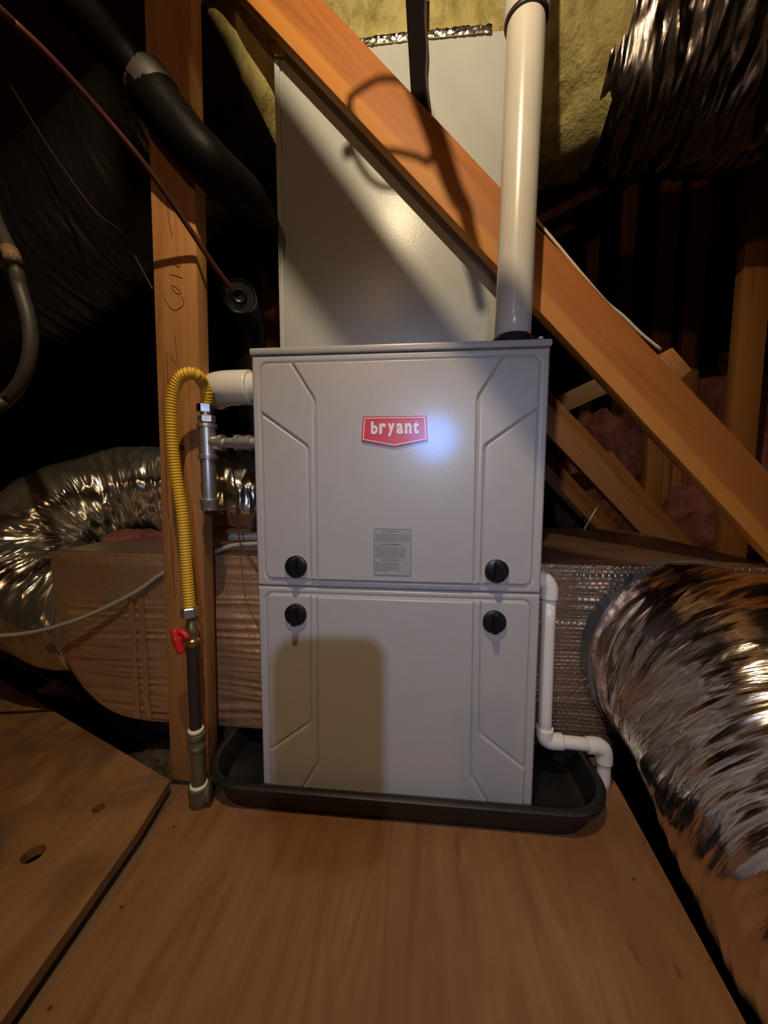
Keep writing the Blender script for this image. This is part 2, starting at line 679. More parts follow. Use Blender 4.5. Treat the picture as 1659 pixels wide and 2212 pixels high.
def lumpy_sheet(name, fn, nu, nv, mat, parent=None, closed=False):
    verts = [fn(i / (nu - 1), j / (nv - 1)) for i in range(nu) for j in range(nv)]
    faces = [(i * nv + j, i * nv + j + 1, (i + 1) * nv + j + 1, (i + 1) * nv + j)
             for i in range(nu - 1) for j in range(nv - 1)]
    return mesh_obj(name, verts, faces, mat, parent, True)


def poly_sheet(name, poly, z, th, mat, holes=(), parent=None):
    """flat sheet with real round holes (centre, radius)"""
    bm = bmesh.new()
    vs = [bm.verts.new((x, y, z)) for x, y in poly]
    bm.faces.new(vs)
    r = bmesh.ops.extrude_face_region(bm, geom=bm.faces[:])
    for v in [g for g in r['geom'] if isinstance(g, bmesh.types.BMVert)]:
        v.co.z -= th
    o = bm_obj(name, bm, mat, None)
    for hx, hy, hr in holes:
        cb = bmesh.new()
        bmesh.ops.create_cone(cb, cap_ends=True, segments=20, radius1=hr, radius2=hr, depth=.1,
                              matrix=Matrix.Translation((hx, hy, z)))
        c = bm_obj('cutter', cb, mat)
        md = o.modifiers.new('hole', 'BOOLEAN')
        md.operation = 'DIFFERENCE'
        md.solver = 'EXACT'
        md.object = c
        dg = bpy.context.evaluated_depsgraph_get()
        me = bpy.data.meshes.new_from_object(o.evaluated_get(dg))
        o.modifiers.clear()
        o.data = me
        cm = c.data
        bpy.data.objects.remove(c)
        bpy.data.meshes.remove(cm)
    o.data.name = name
    return adopt(o, parent)


# ------------------------------------------------------------------ the attic itself
def ground(u, v):
    x, y = -3.2 + 7.4 * u, -3.4 + 9.4 * v
    return (x, y, -.13 + .10 * math.exp(-((x + .62) ** 2 + (y - .16) ** 2) / .012) + .035 * nz(x * 2.3, y * 2.3, 1) + .012 * nz(x * 9, y * 9, 4))


tag(lumpy_sheet('floor', ground, 120, 120, 'grey_fluff'), 'dusty loose fill between the attic joists', 'floor', kind='structure')
# roof slopes and end wall, all far off in the dark
roofs = thing('ceiling', 'dark underside of the sloping attic roof', 'ceiling', (0, 2.0, 2.6))
roofs['kind'] = 'structure'
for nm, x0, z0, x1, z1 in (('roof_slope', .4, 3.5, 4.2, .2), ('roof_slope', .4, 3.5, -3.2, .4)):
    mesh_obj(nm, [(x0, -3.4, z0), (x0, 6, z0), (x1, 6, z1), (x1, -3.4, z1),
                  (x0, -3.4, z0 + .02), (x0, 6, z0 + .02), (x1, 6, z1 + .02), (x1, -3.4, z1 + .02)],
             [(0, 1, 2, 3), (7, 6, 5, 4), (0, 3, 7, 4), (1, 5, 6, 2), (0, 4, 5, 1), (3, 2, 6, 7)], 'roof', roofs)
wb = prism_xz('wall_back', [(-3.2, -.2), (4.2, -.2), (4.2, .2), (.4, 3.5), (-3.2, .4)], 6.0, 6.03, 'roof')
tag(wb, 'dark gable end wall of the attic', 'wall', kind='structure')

# plywood decks
dl = poly_sheet('plywood_deck', [(-.350, -1.25), (.357, -1.25), (.476, .1), (.476, .84), (-.444, .84), (-.441, -.004)], 0, .019, 'ply')
tag(dl, 'tan plywood sheet on the floor under the furnace pan', 'plywood')
for i, (u, v) in enumerate([(375, 1787), (262, 1960), (108, 2178), (1391, 1822), (1370, 1900)]):
    p = P(u, v, z=0)
    lathe('nail', [(-.004, .0018), (.0004, .0028), (.0008, .002)], p, (0, 0, 1), 'knothole', dl, 10)
for (u0, v0, u1, v1, w_) in ((1354, 2030, 1386, 2086, .0035), (1458, 2080, 1472, 2118, .005), (1530, 2070, 1542, 2086, .003)):
    a_, b_ = P(u0, v0, z=0), P(u1, v1, z=0)
    d_ = (b_ - a_)
    n_ = Vector((-d_.y, d_.x, 0)).normalized() * w_
    el = [a_ + d_ * (.5 - .5 * math.cos(2 * PI * q_ / 14)) + n_ * (math.sin(2 * PI * q_ / 14) * (.7 + .3 * math.sin(q_ * 2.3))) + Vector((0, 0, .0004)) for q_ in range(14)]
    mesh_obj('grain_mark', el, [tuple(range(14))], 'grain', dl)
h1, h2 = P(72, 1847, z=0), P(213, 1748, z=0)
ls = poly_sheet('plywood_sheet', [(-.41, -1.25), (-.451, -.331), (-.460, -.21), (-.469, -.087), (-.488, .026), (-1.31, .355),
                                  (-2.0, .63), (-2.0, -1.25)], .002, .019, 'ply_left',
                [(h1.x, h1.y, .017), (h2.x, h2.y, .0105)])
tag(ls, 'stained plywood offcut with two knot holes, lying left of the gap', 'plywood')
tag(beam('floor_joist', (-.445, -1.3, -.080), (-.478, 5.5, -.080), .089, .12, 'cutwood', nrm=(1, 0, 0)),
    'rough joist edge showing in the gap between two plywood sheets', 'joist')
tag(beam('floor_joist', (.425, -1.3, -.073), (.500, 5.5, -.073), .09, .05, 'cutwood', nrm=(1, 0, 0)),
    'rough joist along the plywood edge beside the right silver duct', 'joist')
for x in (1.15, -1.2):
    tag(beam('floor_joist', (x, -1.3, -.09), (x, 5.5, -.09), .09, .04, 'cutwood', nrm=(1, 0, 0)),
        'low joist in the dark at the right under the knee studs' if x > 0 else 'low joist in the dark under the left silver duct', 'joist')

# ------------------------------------------------------------------ furnace
FW = .2665
fur = thing('furnace', 'upright grey gas furnace with a red badge standing in a black pan', 'furnace', (0, .37, .006))
casing = box('casing', -FW, FW, .013, .75, .006, .882, 'casing', fur, .002)
lid = box('top_panel', -.2688, .2688, -.004, .752, .8825, .895, 'casing', fur, .004)
lathe('screw', [(0, .006), (.003, .006), (.005, .003)], P(1168, 731, y=.03) + Vector((0, 0, -.002)), (0, 0, 1), 'steel', lid, 12)


def sd_poly(px, pz, poly):
    """signed distance (positive inside) to a closed polygon, numpy grid"""
    n = len(poly)
    d = np.full(px.shape, 1e9)
    inside = np.zeros(px.shape, bool)
    for i in range(n):
        ax, az = poly[i]
        bx, bz = poly[(i + 1) % n]
        ex, ez = bx - ax, bz - az
        wx, wz = px - ax, pz - az
        t = np.clip((wx * ex + wz * ez) / (ex * ex + ez * ez + 1e-12), 0, 1)
        dd = np.hypot(wx - ex * t, wz - ez * t)
        d = np.minimum(d, dd)
        cond = (az > pz) != (bz > pz)
        xi = ax + (pz - az) / (bz - az + 1e-15) * ex
        inside ^= cond & (px < xi)
    return np.where(inside, d, -d)


def door(name, z0, z1, outer, r2, r1, parent):
    step = .0013
    nx, nzv = int(2 * FW / step), int((z1 - z0) / step)
    xs = np.linspace(-FW, FW, nx)
    zs = np.linspace(z0, z1, nzv)
    X, Z = np.meshgrid(xs, zs, indexing='ij')
    so, s2, s1 = sd_poly(X, Z, outer), sd_poly(X, Z, r2), sd_poly(X, Z, r1)

    def st(d, w):
        t = np.clip(d / w, 0, 1)
        return t * t * (3 - 2 * t)
    gr = lambda d: np.exp(-((d - .0002) / .0021) ** 2)
    ins = so > -.002
    s2c, s1c = np.minimum(s2, so), np.minimum(s1, so)
    h = .0042 * st(so, .005) + .0026 * st(s2c, .004) + .0026 * st(s1c, .004)
    h -= .0034 * gr(so) + .0032 * gr(s2c) * (np.abs(so) > .004) + .0032 * gr(s1c) * (np.abs(so) > .004)
    edge = np.minimum(np.minimum(X + FW, FW - X), np.minimum(Z - z0, z1 - Z))
    h -= .004 * (1 - st(edge, .0035))
    Y = -h
    verts = np.stack([X, Y, Z], -1).reshape(-1, 3)
    idx = np.arange(nx * nzv).reshape(nx, nzv)
    q = np.stack([idx[:-1, :-1], idx[1:, :-1], idx[1:, 1:], idx[:-1, 1:]], -1).reshape(-1, 4)
    faces = q.tolist()
    ring = list(idx[:, 0]) + list(idx[-1, 1:]) + list(idx[-2::-1, -1]) + list(idx[0, -2:0:-1])
    base = len(verts)
    back = verts[ring].copy()
    back[:, 1] = .0125
    verts = np.concatenate([verts, back])
    m = len(ring)
    for i in range(m):
        j = (i + 1) % m
        faces.append((int(ring[i]), base + i, base + j, int(ring[j])))
    faces.append(tuple(base + i for i in range(m)))
    o = mesh_obj(name, verts, faces, 'door', parent, True)
    o.data.polygons[-1].use_smooth = False
    try:
        o.data.set_sharp_from_angle(angle=math.radians(50))
    except Exception:
        pass
    return o


OL = .2505
up_out = round_rect(-OL, OL, .463, .868, .016)
up2 = [(-OL - .01, .9), (-OL - .01, .786), (-OL, .779), (-.163, .717), (-.160, .711), (-.1595, .44), (.1595, .44), (.160, .711), (.163, .717), (OL, .779), (OL + .01, .786), (OL + .01, .9)]
up1 = [(-.197, .88), (-.148, .802), (-.146, .795), (-.1465, .44), (.1465, .44), (.146, .795), (.148, .802), (.197, .88)]
ud = door('upper_door', .4495, .8815, up_out, up2, up1, fur)
lo_out = round_rect(-OL, OL, .022, .436, .016)
lo2 = [(-OL - .01, 0), (-OL - .01, .105), (-OL, .112), (-.167, .176), (-.164, .182), (-.1605, .46), (.1605, .46), (.164, .182), (.167, .176), (OL, .112), (OL + .01, .105), (OL + .01, 0)]
lo1 = [(-.197, .012), (-.151, .092), (-.150, .10), (-.1475, .46), (.1475, .46), (.150, .10), (.151, .092), (.197, .012)]
ld = door('lower_door', .010, .4475, lo_out, lo2, lo1, fur)


def knob(x, z, par):
    k = lathe('knob', [(0, .0205), (.007, .0212), (.0085, .0205), (.0095, .018)], (x, -.004, z), (0, -1, 0), 'knob', par, 32)
    bm = bmesh.new()
    pr = [(-.0075, -.019), (.0075, -.019), (.0055, .019), (-.0055, .019)]
    a = [bm.verts.new((x + p[0], -.012, z + p[1])) for p in pr]
    b = [bm.verts.new((x + p[0] * .62, -.026, z + p[1] * .86)) for p in pr]
    bm.faces.new(a)
    bm.faces.new(b[::-1])
    for i in range(4):
        bm.faces.new((a[i], a[(i + 1) % 4], b[(i + 1) % 4], b[i]))
    bmesh.ops.bevel(bm, geom=bm.edges[:], offset=.0015, segments=2, affect='EDGES')
    bm_obj('grip', bm, 'knob', k, True)
    return k


knob(-.1855, .4905, fur)
knob(.1855, .4915, fur)
knob(-.188, .397, fur)
knob(.184, .397, fur)

# badge
BY = -.0098
bo = [(-.0595, .7235), (-.0565, .7672), (.0565, .7672), (.0595, .7235), (0, .7125)]
badge = prism_xz('badge', bo, BY - .003, BY + .002, 'badge_red', fur, .0008)
badge['label'] = 'red shield-shaped nameplate reading bryant in white'


def shrink(poly, d):
    c = (sum(p[0] for p in poly) / len(poly), sum(p[1] for p in poly) / len(poly))
    n = len(poly)
    out = []
    for i in range(n):
        p0, p1, p2 = Vector(poly[i - 1]), Vector(poly[i]), Vector(poly[(i + 1) % n])
        e1, e2 = (p1 - p0).normalized(), (p2 - p1).normalized()
        n1, n2 = Vector((-e1.y, e1.x)), Vector((-e2.y, e2.x))
        if n1.dot(Vector(c) - p1) < 0:
            n1 = -n1
        if n2.dot(Vector(c) - p1) < 0:
            n2 = -n2
        m = (n1 + n2).normalized()
        out.append(tuple(p1 + m * d / max(.2, m.dot(n1))))
    return out


oi, ii = shrink(bo, .0030), shrink(bo, .0044)
bm = bmesh.new()
ra = [[bm.verts.new((x, y, z)) for x, z in pl] for pl, y in ((oi, BY - .0030), (oi, BY - .0040), (ii, BY - .0040), (ii, BY - .0030))]
for k in range(4):
    for i in range(5):
        a, b = ra[k], ra[(k + 1) % 4]
        bm.faces.new((a[i], a[(i + 1) % 5], b[(i + 1) % 5], b[i]))
bm_obj('badge_border', bm, 'badge_white', badge)
# letters, thick and narrow
cx = -.0415
for ch, wdt, z0, z1 in (('b', .0118, .7355, .7578), ('r', .0118, .7355, .7545), ('y', .0128, .7315, .7545),
                        ('a', .0118, .7355, .7545), ('n', .0118, .7355, .7545), ('t', .0095, .7355, .7580)):
    text_obj('letter', ch, wdt, z1 - z0, (cx, BY - .0030, z0), 'badge_white', badge, .0011, .038)
    cx += wdt + .0030

# warning label
LY = -.0098
lx0, lx1, lz0, lz1 = -.0375, .0320, .4785, .5655
lab = prism_xz('warning_label', round_rect(lx0, lx1, lz0, lz1, .004, 4), LY - .0006, LY + .002, 'label_grey', fur)
bm = bmesh.new()
po, pi_ = round_rect(lx0, lx1, lz0, lz1, .004, 4), round_rect(lx0 + .0009, lx1 - .0009, lz0 + .0009, lz1 - .0009, .0033, 4)
va = [bm.verts.new((x, LY - .0009, z)) for x, z in po]
vb = [bm.verts.new((x, LY - .0009, z)) for x, z in pi_]
for i in range(len(po)):
    j = (i + 1) % len(po)
    bm.faces.new((va[i], va[j], vb[j], vb[i]))
bm_obj('label_border', bm, 'label_ink', lab)
for s, x0, x1, z in (('WARNING', -.0150, .0085, .5590), ('AVERTISSEMENT', -.0210, .0145, .5350), ('ADVERTENCIA', -.0160, .0125, .5062)):
    text_obj('heading', s, x1 - x0, .0030, (x0, LY - .0006, z), 'label_ink', lab, .0003, .01)
    prism_xz('hazard_triangle', [(x0 - .0050, z - .0002), (x0 - .0010, z - .0002), (x0 - .0030, z + .0034)], LY - .0009, LY - .0005, 'label_ink', lab)
rng = random.Random(3)
for (za, zb, xe) in ((.5560, .5410, .0290), (.5325, .5115, .0225), (.5035, .4850, .0110)):
    z = za
    while z > zb:
        x = lx0 + .003
        last = z - .0016 <= zb
        end = xe - rng.random() * .003 - (.020 if last else 0)
        bm = bmesh.new()
        while x < end:
            w = rng.uniform(.0015, .0055)
            vs = [bm.verts.new(q) for q in ((x, LY - .0008, z), (min(x + w, end), LY - .0008, z),
                                            (min(x + w, end), LY - .0008, z - .0009), (x, LY - .0008, z - .0009))]
            bm.faces.new(vs)
            x += w + .0007
        bm_obj('text_line', bm, 'label_print', lab)
        z -= .0017
#prism_xz('print_patch', [(.0165, .4835), (.0305, .4835), (.0305, .4965), (.0165, .4965)], LY - .0008, LY - .0004, 'label_print', lab)

# ------------------------------------------------------------------ drain pan
pan = thing('drain_pan', 'shallow black plastic drain pan under the furnace', 'drain pan', (0, .37, 0))


def pan_mesh():
    secs = [(-.375, .392, -.020, .83, .085, 0.0), (-.392, .409, -.032, .845, .092, .040), (-.400, .417, -.040, .853, .098, .046),
            (-.400, .417, -.040, .853, .098, .056), (-.396, .413, -.036, .849, .095, .059),
            (-.387, .404, -.027, .840, .088, .059), (-.383, .400, -.023, .836, .084, .056),
            (-.372, .389, -.012, .825, .078, .012), (-.366, .383, -.006, .819, .074, .0055)]
    rings = [[(x, y, z) for x, y in round_rect(a, b, c, d, r, 10)] for a, b, c, d, r, z in secs]
    n = len(rings[0])
    verts = [v for rg in rings for v in rg]
    faces = []
    for i in range(len(rings) - 1):
        for j in range(n):
            faces.append((i * n + j, i * n + (j + 1) % n, (i + 1) * n + (j + 1) % n, (i + 1) * n + j))
    faces.append(tuple(range((len(rings) - 1) * n, len(rings) * n)))
    faces.append(tuple(range(n))[::-1])
    return verts, faces


pv, pf = pan_mesh()
tray = mesh_obj('tray', pv, pf, 'pan', pan, True)
tray.data.set_sharp_from_angle(angle=math.radians(50))

# ------------------------------------------------------------------ coil cabinet on top
CY = .22
cc = thing('coil_cabinet', 'tall beige cooling coil cabinet standing on top of the furnace', 'coil cabinet', (-.03, .48, .896))
box('cabinet_body', -.292, .243, CY + .003, .748, .896, 1.617, 'coil', cc, .002)
box('front_panel', -.2770, .243, CY, CY + .004, .899, 1.612, 'coil', cc, .001)
box('corner_flange', -.293, -.2805, CY - .001, CY + .012, .897, 1.617, 'coil', cc, .001)


def crumple(name, pts, wid, parent, seed):
    """strip of crumpled metal tape along a polyline in the front plane"""
    path = catmull(pts, .004)

    def fn(u, v):
        p = path[min(len(path) - 1, int(u * (len(path) - 1)))]
        t = (v - .5)
        return (p.x + .002 * nz(u * 60, v * 6, seed), p.y - .004 - .007 * abs(nz(u * 55 + seed, v * 7, 2)) + (.0 if v < .99 else .004),
                p.z + t * wid + .0035 * nz(u * 45, v * 5, seed + 3))
    return lumpy_sheet(name, fn, len(path), 7, 'foil_tape', parent)


crumple('foil_tape', [(-.12, CY, 1.617), (0, CY, 1.619), (.10, CY, 1.618), (.19, CY, 1.616)], .018, cc, 1)
crumple('foil_tape', [(-.297, CY - .001, 1.622), (-.285, CY - .002, 1.618), (-.268, CY - .001, 1.616)], .03, cc, 5)

# ------------------------------------------------------------------ vent and combustion-air pipes
vx, vy = .2165, .064
vent = thing('vent_pipe', 'cream white plastic vent pipe rising from the furnace top', 'pipe', (vx, vy, .895))
VR = .0325
tube('pipe', [(vx, vy, .902), (vx + .004, vy, 1.2), (vx + .008, vy, 1.6), (vx + .012, vy, 2.4)], VR, 'pvc_cream', vent, 48, .05)
lathe('rubber_collar', [(-.014, .041), (.004, .040), (.009, .036), (.012, .034)], (vx, vy, .9095), (0, 0, 1), 'black_rubber', vent, 40)
q = P(1140, 38, y=vy)
lathe('coupling', [(0, .0330), (0, .0375), (.004, .0385), (.07, .0385), (.072, .033)], (vx + .007, vy, q.z - .006), (0, 0, 1), 'pvc_cream', vent, 48)
lathe('cement_line', [(-.0035, .0328), (-.0025, .0360), (.001, .0362), (.002, .033)], (vx + .007, vy, q.z - .008), (0, 0, 1), 'dark_cable', vent, 48)

ip = P(520, 840, y=.085)
intake = thing('air_intake_pipe', 'short white plastic elbow pipe entering the furnace left side', 'pipe', (-.33, .085, ip.z))
iz = ip.z + .002
tube('pipe', [(-.262, .085, iz), (-.30, .085, iz), (-.345, .085, iz)], .0295, 'pvc', intake, 40, .02)
lathe('grommet', [(0, .036), (.006, .036), (.010, .031)], (-.268, .085, iz), (-1, 0, 0), 'black_rubber', intake, 36)
elb = [(-.306, .085, iz), (-.335, .085, iz), (-.362, .087, iz), (-.384, .096, iz), (-.398, .112, iz), (-.403, .130, iz)]
tube('elbow', elb, .0355, 'pvc', intake, 40, .006)

# ------------------------------------------------------------------ gas line
gas = thing('gas_line', 'galvanised gas tee and drip leg beside the furnace left side', 'gas pipe', (-.378, .03, .59))
gx, gy = -.3700, .022
tz = P(445, 955, y=gy).z


def zat(v, u=445):
    return P(u, v, y=gy).z


hexnut('flare_nut', (gx - .002, gy, zat(882)), (0, 0, 1), .018, .0155, 'nut', gas)
lathe('nipple', [(-.012, .010), (.012, .010)], (gx - .001, gy, zat(897)), (0, 0, 1), 'galv', gas, 24)
hexnut('adapter_nut', (gx, gy, zat(905)), (0, 0, 1), .013, .0165, 'galv', gas)
zt0, zt1 = zat(992), zat(915)
tee = lathe('tee', [(0, .0165), (0, .0185), (.007, .0190), (.0085, .0165), (zt1 - zt0 - .0085, .0165), (zt1 - zt0 - .007, .0190), (zt1 - zt0 - .001, .0185), (zt1 - zt0, .0150)],
            (gx, gy, zt0), (0, 0, 1), 'galv', gas, 32)
bz = P(490, 957, y=gy).z
lathe('tee_branch', [(0, .014), (.024, .014), (.026, .0165), (.034, .0165), (.035, .012)], (gx, gy, bz), (1, 0, 0), 'galv', gas, 28)
lathe('branch_pipe', [(0, .0108), (.075, .0108)], (gx + .03, gy, bz), (1, 0, 0), 'galv', gas, 24)
lathe('union_elbow', [(0, .013), (.002, .016), (.010, .016), (.012, .0135), (.026, .0135), (.027, .0155), (.034, .0155), (.035, .012), (.05, .011)],
      (-.3135, gy, bz), (1, 0, 0), 'galv', gas, 28)
lathe('drip_leg', [(0, .0138), (.004, .0142), (zt0 - zat(1076), .0142)], (gx - .0005, gy, zat(1076)), (0, 0, 1), 'galv', gas, 28)
lathe('cap', [(0, .013), (.002, .0165), (.016, .0168), (.018, .0185), (.023, .0185), (.025, .015)], (gx - .0005, gy, zat(1103)), (0, 0, 1), 'galv', gas, 16)

# flexible yellow connector
fy = -.022
hose_px = [(446, 874, gy), (446, 850, gy - .004), (438, 826, gy - .012), (425, 810, fy + .006), (409, 806, fy), (392, 814, fy), (380, 833, fy), (372, 862, fy), (370, 900, fy),
           (372, 950, fy), (377, 1000, fy), (386, 1060, fy), (394, 1110, fy), (399, 1160, fy), (403, 1220, fy), (407, 1270, fy), (410, 1312, fy)]
hose_pts = [P(u, v, y=y) for u, v, y in hose_px]
hose = thing('gas_hose', 'yellow ribbed flexible gas hose looping in front of the post', 'hose', tuple(hose_pts[-1]))


def rib(s, a):
    return .0013 * math.cos(2 * PI * s / .0054)


tube('ribbed_hose', hose_pts, .0100, 'yellow', hose, 18, .0009, rib)
hz = P(409, 1322, y=fy)
hexnut('flare_nut', hz, (0, 0, 1), .020, .0155, 'galv', hose)

# riser with valve
rz_x = -.3915
riser = thing('gas_riser', 'black gas pipe with a red valve handle rising from the deck', 'gas pipe', (rz_x, fy, 0))


def rzz(v):
    return P(420, v, y=fy).z


lathe('valve_body', [(0, .0105), (.004, .0125), (.012, .0125), (.015, .0095), (.028, .0095), (.030, .0125), (.040, .0120), (.046, .0095), (.052, .009)],
      (rz_x + .001, fy, rzz(1395)), (0, 0, 1), 'brass', riser, 24)
vh = rzz(1376)
hl = tube('valve_handle', [(rz_x - .026, fy - .012, vh + .020), (rz_x - .024, fy - .014, vh + .006), (rz_x - .020, fy - .014, vh - .008), (rz_x - .014, fy - .012, vh - .026)],
          .0075, 'red', riser, 12, .004)
lathe('handle_hub', [(-.008, .006), (-.006, .0095), (.010, .0105), (.013, .009), (.013, .006), (.009, .0055)], (rz_x - .020, fy - .006, vh), (-.55, -.8, .05), 'red', riser, 20)
lathe('handle_screw', [(0, .0045), (.003, .004)], (rz_x - .0255, fy - .014, vh), (-.55, -.8, .05), 'black_iron', riser, 12)
tube('handle_wing', [(rz_x - .020, fy - .010, vh + .016), (rz_x - .008, fy - .012, vh + .012), (rz_x + .001, fy - .010, vh + .002)], .0055, 'red', riser, 10, .004)
lathe('black_pipe', [(0, .0112), (rzz(1393) - rzz(1575), .0112)], (rz_x, fy, rzz(1575)), (0, 0, 1), 'black_iron', riser, 28)
lathe('paste_ring', [(0, .0145), (.004, .0148), (.0065, .0118)], (rz_x, fy, rzz(1578)), (0, 0, 1), 'thread_paste', riser, 28)
lathe('reducer', [(0, .0135), (.0015, .0168), (.008, .0172), (.010, .0155), (.024, .0152), (.026, .0168), (.033, .0165), (.0345, .0135), (.040, .0130)],
      (rz_x, fy, rzz(1617)), (0, 0, 1), 'old_iron', riser, 28)
lathe('iron_pipe', [(0, .0135), (rzz(1612) - rzz(1710), .0135)], (rz_x + .001, fy, rzz(1710)), (0, 0, 1), 'old_iron', riser, 28)
eb = Vector((rz_x + .001, fy, .022))
lathe('floor_elbow', [(-.022, .009), (-.019, .0155), (-.010, .0195), (0, .0200), (.009, .0190), (.012, .0205), (.019, .0205), (.021, .0150)], eb, (0, 0, 1), 'old_iron', riser, 28)
lathe('elbow_mouth', [(.0, .0165), (.012, .0190), (.019, .0195), (.0205, .0165)], eb + Vector((.004, 0, .002)), (.95, .28, .10), 'old_iron', riser, 28)
lathe('paste_ring', [(0, .0170), (.003, .0165), (.005, .0138)], eb + Vector((0, 0, .0195)), (0, 0, 1), 'thread_paste', riser, 28)

# sensing wire and cables by the left side
w1 = [P(490, 972, y=.03), P(498, 1000, y=.05), P(507, 1040, y=.06), P(511, 1090, y=.06), P(514, 1140, y=.06), P(521, 1180, y=.05), P(538, 1206, y=.04), P(557, 1236, y=.03)]
tag(tube('ground_wire', w1, .0018, 'copper', None, 8, .006), 'thin copper wire hanging between gas tee and furnace side', 'wire')
g1 = [P(-40, 1376, y=.06), P(60, 1368, y=.075), P(150, 1345, y=.085), P(230, 1312, y=.10), P(300, 1275, y=.11), P(350, 1240, y=.115), P(420, 1208, y=.118), P(470, 1190, y=.12), P(505, 1178, y=.122), P(560, 1174, y=.125)]
tag(tube('grey_cable', g1, .0052, 'grey_cable', None, 12, .008), 'grey cable draped across the left foil duct board box', 'cable')
m0 = P(497, 1160, y=.16)
cd = thing('metal_conduit', 'short shiny metal tube poking out beside the furnace left side', 'conduit', tuple(m0))
lathe('conduit_tube', [(0, .0085), (.001, .0115), (.012, .0115), (.013, .0105), (.17, .0105)], m0 + Vector((0, 0, 0)), (1, .05, .02), 'steel', cd, 24)

# ------------------------------------------------------------------ condensate drain, right
drain = thing('condensate_drain', 'white plastic condensate pipe running down the furnace right side', 'pipe', (.33, .1, .02))
dy, DR = .100, .0135
a0 = P(1186, 1290, y=dy)
a1 = P(1167, 1603, y=dy)
dx = a0.x
tube('pipe', [(dx, dy, a0.z), (dx + .001, dy, (a0.z + a1.z) / 2), (dx + .003, dy, a1.z)], DR, 'pvc', drain, 28, .05)
ez = P(1186, 1262, y=dy).z
tube('elbow', [(dx, dy, a0.z - .004), (dx, dy, a0.z + .014), (dx - .003, dy, a0.z + .026), (dx - .012, dy, a0.z + .036), (dx - .026, dy, a0.z + .040), (.262, dy, a0.z + .040)], .0172, 'pvc', drain, 28, .004)
hzv = P(1215, 1602, y=dy).z
tube('elbow', [(dx + .003, dy, hzv + .030), (dx + .003, dy, hzv + .012), (dx + .008, dy, hzv + .003), (dx + .018, dy, hzv), (dx + .040, dy, hzv)], .0170, 'pvc', drain, 28, .004)
ex1 = .442
tube('pipe', [(dx + .03, dy, hzv), (dx + .06, dy, hzv - .001), (ex1 - .03, dy, hzv - .003)], DR, 'pvc', drain, 28, .03)
ez2 = hzv - .004
tube('elbow', [(ex1 - .036, dy, ez2), (ex1 - .016, dy, ez2), (ex1 - .005, dy, ez2 - .005), (ex1 - .001, dy, ez2 - .016), (ex1, dy, ez2 - .036)], .0172, 'pvc', drain, 28, .004)
tube('pipe', [(ex1, dy, ez2 - .03), (ex1 + .001, dy, ez2 - .06), (ex1 + .001, dy, .0005)], DR, 'pvc', drain, 28, .02)

# ------------------------------------------------------------------ timber framing
post = thing('wall_post', 'upright brown timber post left of the furnace with pencil marks', 'post', (-.455, .07, -.02))
beam('timber', (-.4595, .069, -.021), (-.4164, .069, 2.52), .092, .038, 'post', post, nrm=(0, 1, 0))


def mark(pts_crop):
    pts = [P(320 + u * 130 / 1027, 520 + v * 280 / 2212, y=.0497) for u, v in pts_crop]
    tube('pencil_mark', pts, .0007, 'pencil', post, 6, .002)


mark([(335, 335), (420, 385), (520, 450), (545, 415), (535, 330)])
mark([(365, 575), (470, 600), (590, 640)])
mark([(400, 775), (410, 820), (480, 890), (545, 910), (560, 880), (500, 815), (430, 770), (400, 775)])
mark([(265, 900), (270, 960), (320, 1060), (390, 1150), (455, 1185), (530, 1160), (600, 1095), (605, 1010), (570, 965)])
mark([(455, 1600), (470, 1750), (490, 1950), (505, 2080)])
mark([(380, 1940), (430, 2030), (500, 2150)])
for pl in ([(352, 860), (356, 940), (360, 1040), (364, 1120)], [(366, 1130), (372, 1200), (378, 1290)], [(360, 760), (363, 830)], [(359, 400), (364, 470), (372, 510)]):
    tube('crack', [P(u, v, y=.0499) for u, v in pl], .0008, 'knothole', post, 6, .01)
kn = P(393, 967, y=.0497)
lathe('knot', [(-.004, .007), (.0006, .0065), (.001, .004)], kn, (0, -1, 0), 'knothole', post, 16)


def brace_pt(s, y, dz=0.0):
    return Vector((.698 + .6896 * s, y, .665 - .7242 * s + dz))


br = thing('diagonal_brace', 'large orange diagonal timber brace crossing in front of the coil cabinet', 'brace', tuple(brace_pt(.9, .184)))
beam('timber', brace_pt(-2.1, .179), brace_pt(.93, .179), .110, .030, 'brace', br)
for (u, v, r) in ((1250, 633, .011), (752, 72, .007), (862, 284, .006)):
    kp = P(u, v, y=.1652)
    lathe('knot', [(-.003, r), (.0002, r), (.0004, r * .55), (-.0012, r * .45)], kp, (0, -1, 0), 'brace_knot', br, 18)
for pl in ([(676, 85), (690, 96), (697, 102)], [(1012, 440), (1025, 452), (1042, 468)]):
    tube('crack', [P(u, v, y=.1652) for u, v in pl], .0010, 'knothole', br, 6, .01)
sc0, sc1 = P(1437, 762, y=.172), P(1480, 812, y=.172)
tag(beam('wood_block', sc0 + Vector((0, .02, 0)), sc1 + Vector((0, .02, 0)), .034, .045, 'wood'), 'small orange wood block nailed on the brace upper edge', 'block')
cab = [P(u, v, y=.170) + Vector((0, 0, .001)) for u, v in ((1092, 398), (1130, 437), (1168, 487), (1210, 537), (1260, 597), (1310, 654), (1345, 683), (1385, 722), (1428, 757))]
tag(tube('white_cable', cab, .0032, 'white_cable', None, 10, .01), 'thin white cable lying along the brace upper edge', 'cable')

